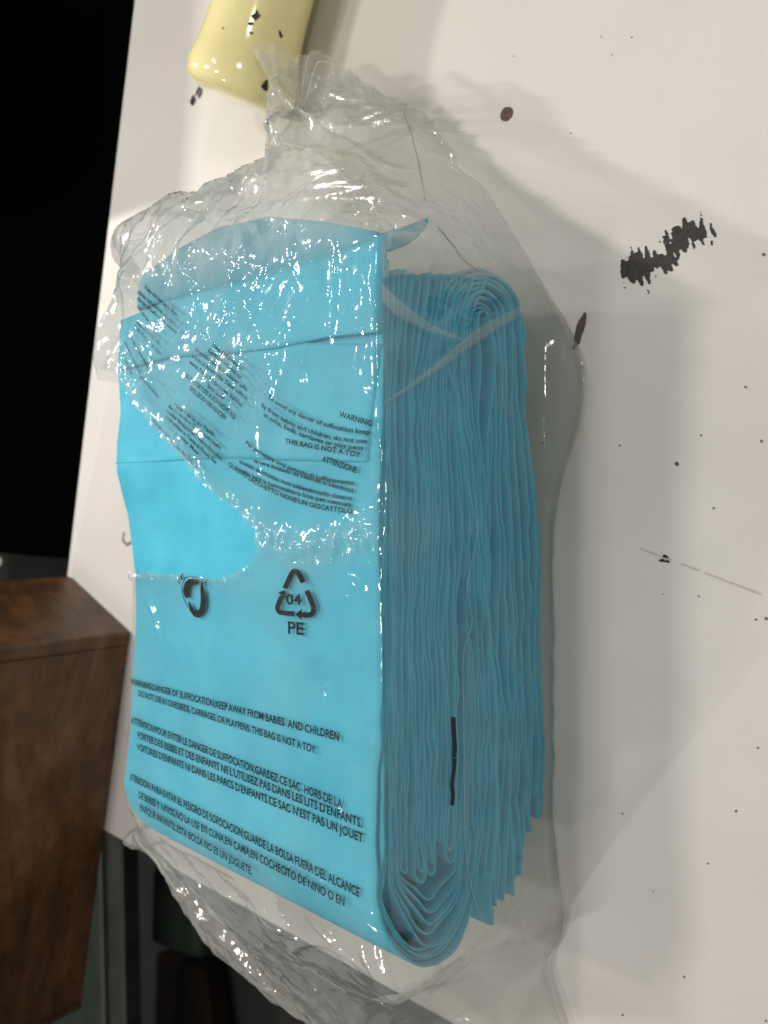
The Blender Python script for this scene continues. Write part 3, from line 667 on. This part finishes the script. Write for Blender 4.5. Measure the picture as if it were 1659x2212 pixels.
# loose film folds: overlapping layers seen as milky bands
def fold(poly_rows, amp, seed, gatherv, lift=.0008, nu=40, nv=14):
    A_ = catmull(np.array(poly_rows[0], float), nu); B_ = catmull(np.array(poly_rows[1], float), nu); V = []; 
    for i in range(nu):
        for j in range(nv):
            v = j / (nv - 1); q = A_[i] * (1 - v) + B_[i] * v
            h = bvh.ray_cast(Vector(CAM), Vector(ray(*q)).normalized())
            if h[0] is None: p = Vector(onside(*q))
            else: p = h[0]
            lf = lift * math.sin(math.pi * min(1, max(0, v))) ** .5 + .0003
            V.append(np.array(p) - ray(*q) * lf)
    V = np.array(V)
    V += (np.abs(crumple(V, 60, seed)) * amp)[:, None] * np.array([.7, 0, .7])
    F = [(i * nv + j, (i + 1) * nv + j, (i + 1) * nv + j + 1, i * nv + j + 1) for i in range(nu - 1) for j in range(nv - 1)]
    o = adopt(mesh('film_fold', V, F, M_FILM), bag); a = o.data.attributes.new('gather', 'FLOAT', 'POINT'); a.data.foreach_set('value', [gatherv * .5] * len(V))
    a = o.data.attributes.new('layers', 'FLOAT', 'POINT'); a.data.foreach_set('value', [gatherv * .28] * len(V)); return o
fold([[(822, 506), (880, 500), (960, 515), (1040, 550), (1105, 592)], [(826, 600), (890, 590), (960, 597), (1030, 600), (1106, 596)]], .0004, 1, .55)
fold([[(824, 612), (870, 655), (930, 700), (990, 728), (1030, 742)], [(826, 652), (865, 688), (920, 714), (985, 734), (1030, 743)]], .0005, 2, .5)
fold([[(830, 872), (890, 838), (960, 790), (1050, 727), (1150, 668)], [(829, 870), (880, 832), (948, 780), (1035, 708), (1148, 650)]], .0004, 3, .5)
fold([[(590, 300), (680, 330), (790, 420), (850, 500)], [(640, 260), (760, 300), (900, 380), (955, 455)]], .0012, 4, .4, .004)
fold([[(900, 2120), (1000, 2060), (1080, 1980), (1150, 1900)], [(930, 2150), (1010, 2085), (1090, 2000), (1158, 1905)]], .0006, 5, .35)

# seam line of the bag
def tube(name, pts, r, mat, bv=True, off=.0006):
    C = []
    for q in catmull(np.array(pts, float), max(8, len(pts) * 7)):
        h = bvh.ray_cast(Vector(CAM), Vector(ray(*q)).normalized())
        if h[0] is not None: C.append(np.array(h[0]) - ray(*q) * off)
    C = np.array(C); n = len(C); V = []; F = []
    for i in range(n):
        tv = C[min(i + 1, n - 1)] - C[max(i - 1, 0)]; tv /= np.linalg.norm(tv) + 1e-9; a = np.cross(tv, FW); a /= np.linalg.norm(a); b = np.cross(tv, a)
        for j in range(5): V.append(C[i] + (a * math.cos(j * 1.2566) + b * math.sin(j * 1.2566)) * r)
    for i in range(n - 1):
        for j in range(5): F.append((i * 5 + j, i * 5 + (j + 1) % 5, (i + 1) * 5 + (j + 1) % 5, (i + 1) * 5 + j))
    return adopt(mesh(name, V, F, mat), bag)
tube('seam', [(1010, 1042), (1022, 1100), (1030, 1150), (1020, 1210), (1009, 1265), (1013, 1300), (1020, 1340), (1010, 1380), (1002, 1407), (1000, 1460), (1001, 1520), (1002, 1600), (1003, 1700), (1004, 1780), (1008, 1860), (1020, 1925), (1040, 1990)], .00016, M_SEAM)
tube('seam', [(872, 240), (897, 320), (912, 390), (918, 432)], .0003, M_SEAMD)
tube('seam', [(948, 492), (975, 525), (1003, 562), (1040, 588)], .0003, M_SEAMD)

# printing
fcurve = bpy.data.curves.new('t', 'FONT')
def text_mesh(s):
    fcurve.body = s; fcurve.size = 1; fcurve.resolution_u = 3; fcurve.offset = .020
    o = bpy.data.objects.new('t', fcurve); COL.objects.link(o); dg = bpy.context.evaluated_depsgraph_get(); dg.update()
    me = bpy.data.meshes.new_from_object(o.evaluated_get(dg)); bpy.data.objects.remove(o)
    bm = bmesh.new(); bm.from_mesh(me); bpy.data.meshes.remove(me)
    for _ in range(2):
        es = [e for e in bm.edges if e.calc_length() > .22]
        if es: bmesh.ops.subdivide_edges(bm, edges=es, cuts=1)
    bmesh.ops.triangulate(bm, faces=bm.faces)
    V = np.array([v.co[:] for v in bm.verts]); F = [tuple(v.index for v in f.verts) for f in bm.faces]; bm.free(); return V, F
ZP = H + .004
def drape(name, V2, F, mat, label=None):
    V = []; ok = []
    for p in V2:
        q = cast(p); ok.append(q is not None); V.append(q if q is not None else Vector(p))
    V = [Vector(v) for v in V]
    F = [f for f in F if all(ok[i] for i in f) and max((V[f[i]] - V[f[i - 1]]).length for i in range(len(f))) < .007]
    if not F: return None
    o = adopt(mesh(name, V, F, mat, smooth=False), bag)
    if label: o['label'] = label
    return o
def line(s, p0, p1, h, mat=None, name='printed_line', z=ZP, mid=None):
    V, F = text_mesh(s); x0, x1 = V[:, 0].min(), V[:, 0].max()
    A0, A1 = onz(*p0, z), onz(*p1, z); u = (V[:, 0] - x0) / (x1 - x0)
    if mid is not None:
        M = onz(*mid, z); um = np.linalg.norm(M - A0) / (np.linalg.norm(M - A0) + np.linalg.norm(A1 - M))
        C = A0 * 0 + (M - A0 * (1 - um) ** 2 - A1 * um ** 2) / (2 * um * (1 - um))
    else: C = (A0 + A1) / 2
    u_ = u[:, None]; B = A0 * (1 - u_) ** 2 + 2 * C * u_ * (1 - u_) + A1 * u_ ** 2; T = (C - A0) * (1 - u_) + (A1 - C) * u_
    T /= np.linalg.norm(T, axis=1)[:, None]; nrm = np.cross([0, 0, 1.], T)
    W = B + nrm * V[:, 1:2] * h / .72
    return drape(name, W, F, mat or M_INK, 'printed line reading ' + s if len(s) > 6 else None)
low = [("WARNING:DANGER OF SUFFOCATION,KEEP AWAY FROM BABIES  AND CHILDREN", (283, 1478), (733, 1600), .0038),
 ("DO NOT USE IN CRIBS,BEDS, CARRIAGES, OR PLAYPENS. THIS BAG IS NOT A TOY.", (299, 1503), (684, 1628), .0036),
 ("ATTENTION:POUR EVITER LE DANGER DE SUFFOCATION,GARDEZ CE SAC  HORS DE LA", (284, 1562), (740, 1746), .0040),
 ("PORTEE DES BEBES ET DES ENFANTS NE L'UTILISEZ PAS DANS LES LITS D'ENFANTS.", (298, 1594), (783, 1788), .0040),
 ("VOITURES D'ENFANTS NI DANS LES PARCS D'ENFANTS.CE SAC N'EST PAS UN JOUET", (296, 1619), (785, 1820), .0040),
 ("ATENCION: PARA EVITAR EL PELIGRO DE SOFOCACION,GUARDE LA BOLSA FUERA DEL ALCANCE", (281, 1684), (777, 1938), .0042),
 ("DE BEBES Y NINOS.NO LA USE EN CUNA,EN CAMA,EN COCHECITO DE NINO O EN", (300, 1723), (745, 1958), .0040),
 ("PARQUE INFANTIL.ESTA BOLSA NO ES UN JUGUETE.", (303, 1750), (545, 1890), .0040)]
for s, a, b, h in low: line(s, a, b, h)
for s, a, m_, b, h in [("To avoid any danger of suffocation keep", (578, 860), (668, 909), (799, 938), .0021), ("by from babies and children, do not use", (565, 878), (658, 931), (793, 957), .0021),
 ("in cribs, beds, carriages or play pens", (570, 899), (650, 942), (785, 972), .0021), ("Per pervenire ogni pericolo di soffocamento", (531, 959), (602, 1004), (765, 1047), .0021),
 ("tenere lontano da neonati e bambini!", (548, 998), (649, 1031), (763, 1065), .0021), ("questo sacchetto, non abbandonarlo dentro", (517, 998), (606, 1042), (761, 1081), .0021),
 ("culle, letti e carrozzine o box per neonati.", (516, 1018), (619, 1062), (762, 1095), .0021), ("QUESTO SACCHETTO NONE UN GIOCATTOLO", (493, 1005), (606, 1073), (762, 1109), .0023)]:
    line(s, a, b, h, mid=m_)
up_ = [("WARNING", (733, 900), (803, 921), .0025), ("THIS BAG IS NOT A TOY", (616, 957), (779, 988), .0023), ("ATTENZIONE", (696, 996), (770, 1022), .0027),
 ("Diese Plastiktute ist", (459, 748), (523, 802), .0022), ("Kleinkinder nicht gelangen", (450, 760), (521, 820), .0022), ("Um erstickungsgefahr vorzubeugen sollte", (420, 756), (533, 846), .0022),
 ("sie nicht in deren Nahe. Daher nicht in", (410, 768), (533, 865), .0022), ("wagen, Betten Kinderwagen, Stallchen", (409, 784), (523, 880), .0022), ("liegen lassen", (448, 836), (483, 864), .0022),
 ("DIE PLASTIKTUTE AUCH NICHT ALS", (398, 812), (507, 906), .0025), ("SPIELZEUG VERWENDEN", (410, 842), (487, 908), .0025),
 ("Diese Tute ist aus Plastik", (376, 877), (463, 943), .0022), ("die Du so lange Du sie nicht mehr", (364, 880), (477, 972), .0022), ("mehr brauchst, verschenke", (360, 890), (479, 995), .0022), ("nicht achtlos in Tonne in Flusse, See", (358, 902), (467, 1003), .0022), ("oder Meer", (390, 946), (430, 985), .0022)]
for s, a, b, h in up_: line(s, a, b, h)
line("schmutze nicht achtlos die Umwelt", (328, 908), (425, 1015), .0026, M_GREYINK)
lf = [("Keep this bag away from", (313, 623), (383, 685)), ("babies and children to avoid", (299, 633), (377, 702)), ("danger of suffocation expert", (296, 646), (381, 722)), ("not to be used in", (296, 663), (343, 727)),
 ("cribs beds in the sac", (294, 699), (346, 745)), ("THIS IS NOT A TOY", (290, 708), (348, 771)), ("Pour eviter tout danger", (277, 722), (322, 800)), ("conserver ce sachet", (269, 740), (301, 808)), ("hors de portee", (266, 770), (284, 811)), ("sacchetto non lasciarlo", (302, 814), (342, 860))]
for s, a, b in lf: line(s, a, b, .0022)
line("04", (1008 * .3968 + 219.4, 1152 + 386 * .3968), (1090 * .3968 + 219.4, 1152 + 388 * .3968), .0050, name='printed_number')
line("PE", (1018 * .3968 + 219.4, 1152 + 544 * .3968), (1103 * .3968 + 219.4, 1152 + 553 * .3968), .0058, name='printed_letters')
def c4(x, y): return np.array(onz(219.4 + x * .3968, 1152 + y * .3968, ZP))
def stroke(pts, wd, curve=True):
    pts = np.array(pts, float); C = catmull(pts, 6 * len(pts)) if curve else pts
    T_ = np.gradient(C, axis=0); T_ /= np.linalg.norm(T_, axis=1)[:, None]; N = np.stack([-T_[:, 1], T_[:, 0]], 1)
    wd = np.interp(np.linspace(0, 1, len(C)), np.linspace(0, 1, len(np.atleast_1d(wd))), np.atleast_1d(wd)) / 2
    V = []; F = []
    for i in range(len(C)): V += [C[i] + N[i] * wd[i], C[i], C[i] - N[i] * wd[i]]
    for i in range(len(C) - 1): F += [(3 * i, 3 * i + 1, 3 * i + 4, 3 * i + 3), (3 * i + 1, 3 * i + 2, 3 * i + 5, 3 * i + 4)]
    return V, F
def logo(name, strokes, tris, label, mat=None):
    V = []; F = []
    for pts, wd, *cv in strokes:
        v, f = stroke(pts, wd, *(cv or [True])); b = len(V); V += v; F += [tuple(i + b for i in q) for q in f]
    for tr_ in tris: b = len(V); V += [np.array(p, float) for p in tr_]; F.append(tuple(range(b, b + len(tr_))))
    return drape(name, [c4(*v) for v in V], F, mat or M_INK, label)
logo('recycling_arrow', [([(999, 300), (1020, 255), (1036, 222), (1052, 205), (1068, 212), (1086, 240), (1100, 268)], 27)], [[(1126, 260), (1116, 313), (1068, 284)]], 'upper arrow of the recycling triangle')
logo('recycling_arrow', [([(1118, 312), (1140, 360), (1154, 400), (1154, 428), (1136, 443), (1090, 442)], 27)], [[(1092, 410), (1058, 440), (1090, 472)]], 'right arrow of the recycling triangle')
logo('recycling_arrow', [([(1052, 437), (985, 433), (966, 424), (960, 402), (970, 372), (984, 340)], 25)], [[(963, 322), (1001, 308), (1004, 354)]], 'left arrow of the recycling triangle')
logo('printed_emblem', [([(470, 350), (463, 315), (475, 275), (500, 262), (530, 268)], [22, 34, 40, 34, 20]), ([(545, 262), (552, 320), (556, 380), (545, 425), (520, 442), (495, 415), (478, 375)], [6, 22, 30, 32, 34, 22, 8]),
   ([(455, 240), (440, 290), (447, 345), (470, 395), (500, 440), (520, 452), (548, 438), (560, 395), (556, 320), (543, 245), (500, 238), (455, 240)], 4)], [[(455, 345), (524, 300), (512, 350)]], 'oval emblem of two interlocking arrows')
line("D", (219.4 + 425 * .3968, 1152 + 275 * .3968), (219.4 + 434 * .3968, 1152 + 258 * .3968), .0028, name='printed_letter')
line("E", (219.4 + 438 * .3968, 1152 + 255 * .3968), (219.4 + 452 * .3968, 1152 + 238 * .3968), .0028, name='printed_letter')
line("R", (219.4 + 556 * .3968, 1152 + 270 * .3968), (219.4 + 562 * .3968, 1152 + 285 * .3968), .0024, name='printed_letters')

# black strip printed on the side of the bag
def side_stroke(name, pts, wd, mat, label):
    v, f = stroke(pts, wd); W = []
    for q in v:
        h = bvh.ray_cast(Vector(CAM), Vector(ray(*q)).normalized()); W.append(np.array(h[0]) - ray(*q) * .0005)
    o = adopt(mesh(name, W, f, mat, smooth=False), bag); o['label'] = label; return o
side_stroke('printed_strip', [(980, 1549), (981, 1580), (983, 1612), (982, 1636)], 8.5, M_INK, 'upper half of the black strip on the layered side')
side_stroke('printed_strip', [(983, 1638), (981, 1665), (977, 1695), (979, 1715), (977, 1740)], [8, 6.5, 8, 7, 8], M_INK, 'lower, creased half of the black strip')
# checker squares on the free end of the bag
def quad_on(name, pts, mat): 
    o = project_patch(name, bvh, pts, mat, .0008, bag); return o
quad_on('printed_square', [c1(1015, 275), (1080 * .3968 + 219.4, 290 * .3968), c1(1145, 335), c1(1142, 375), c1(1075, 350), c1(1015, 318)], M_SQ)
quad_on('printed_square', [c1(905, 432), c1(940, 420), c1(1002, 445), c1(985, 515), c1(940, 515), c1(905, 508)], M_SQ)
quad_on('printed_square', [c1(1015, 322), c1(1075, 352), c1(1140, 380), c1(1118, 480), c1(1060, 450), c1(1005, 415)], M_SQ2)
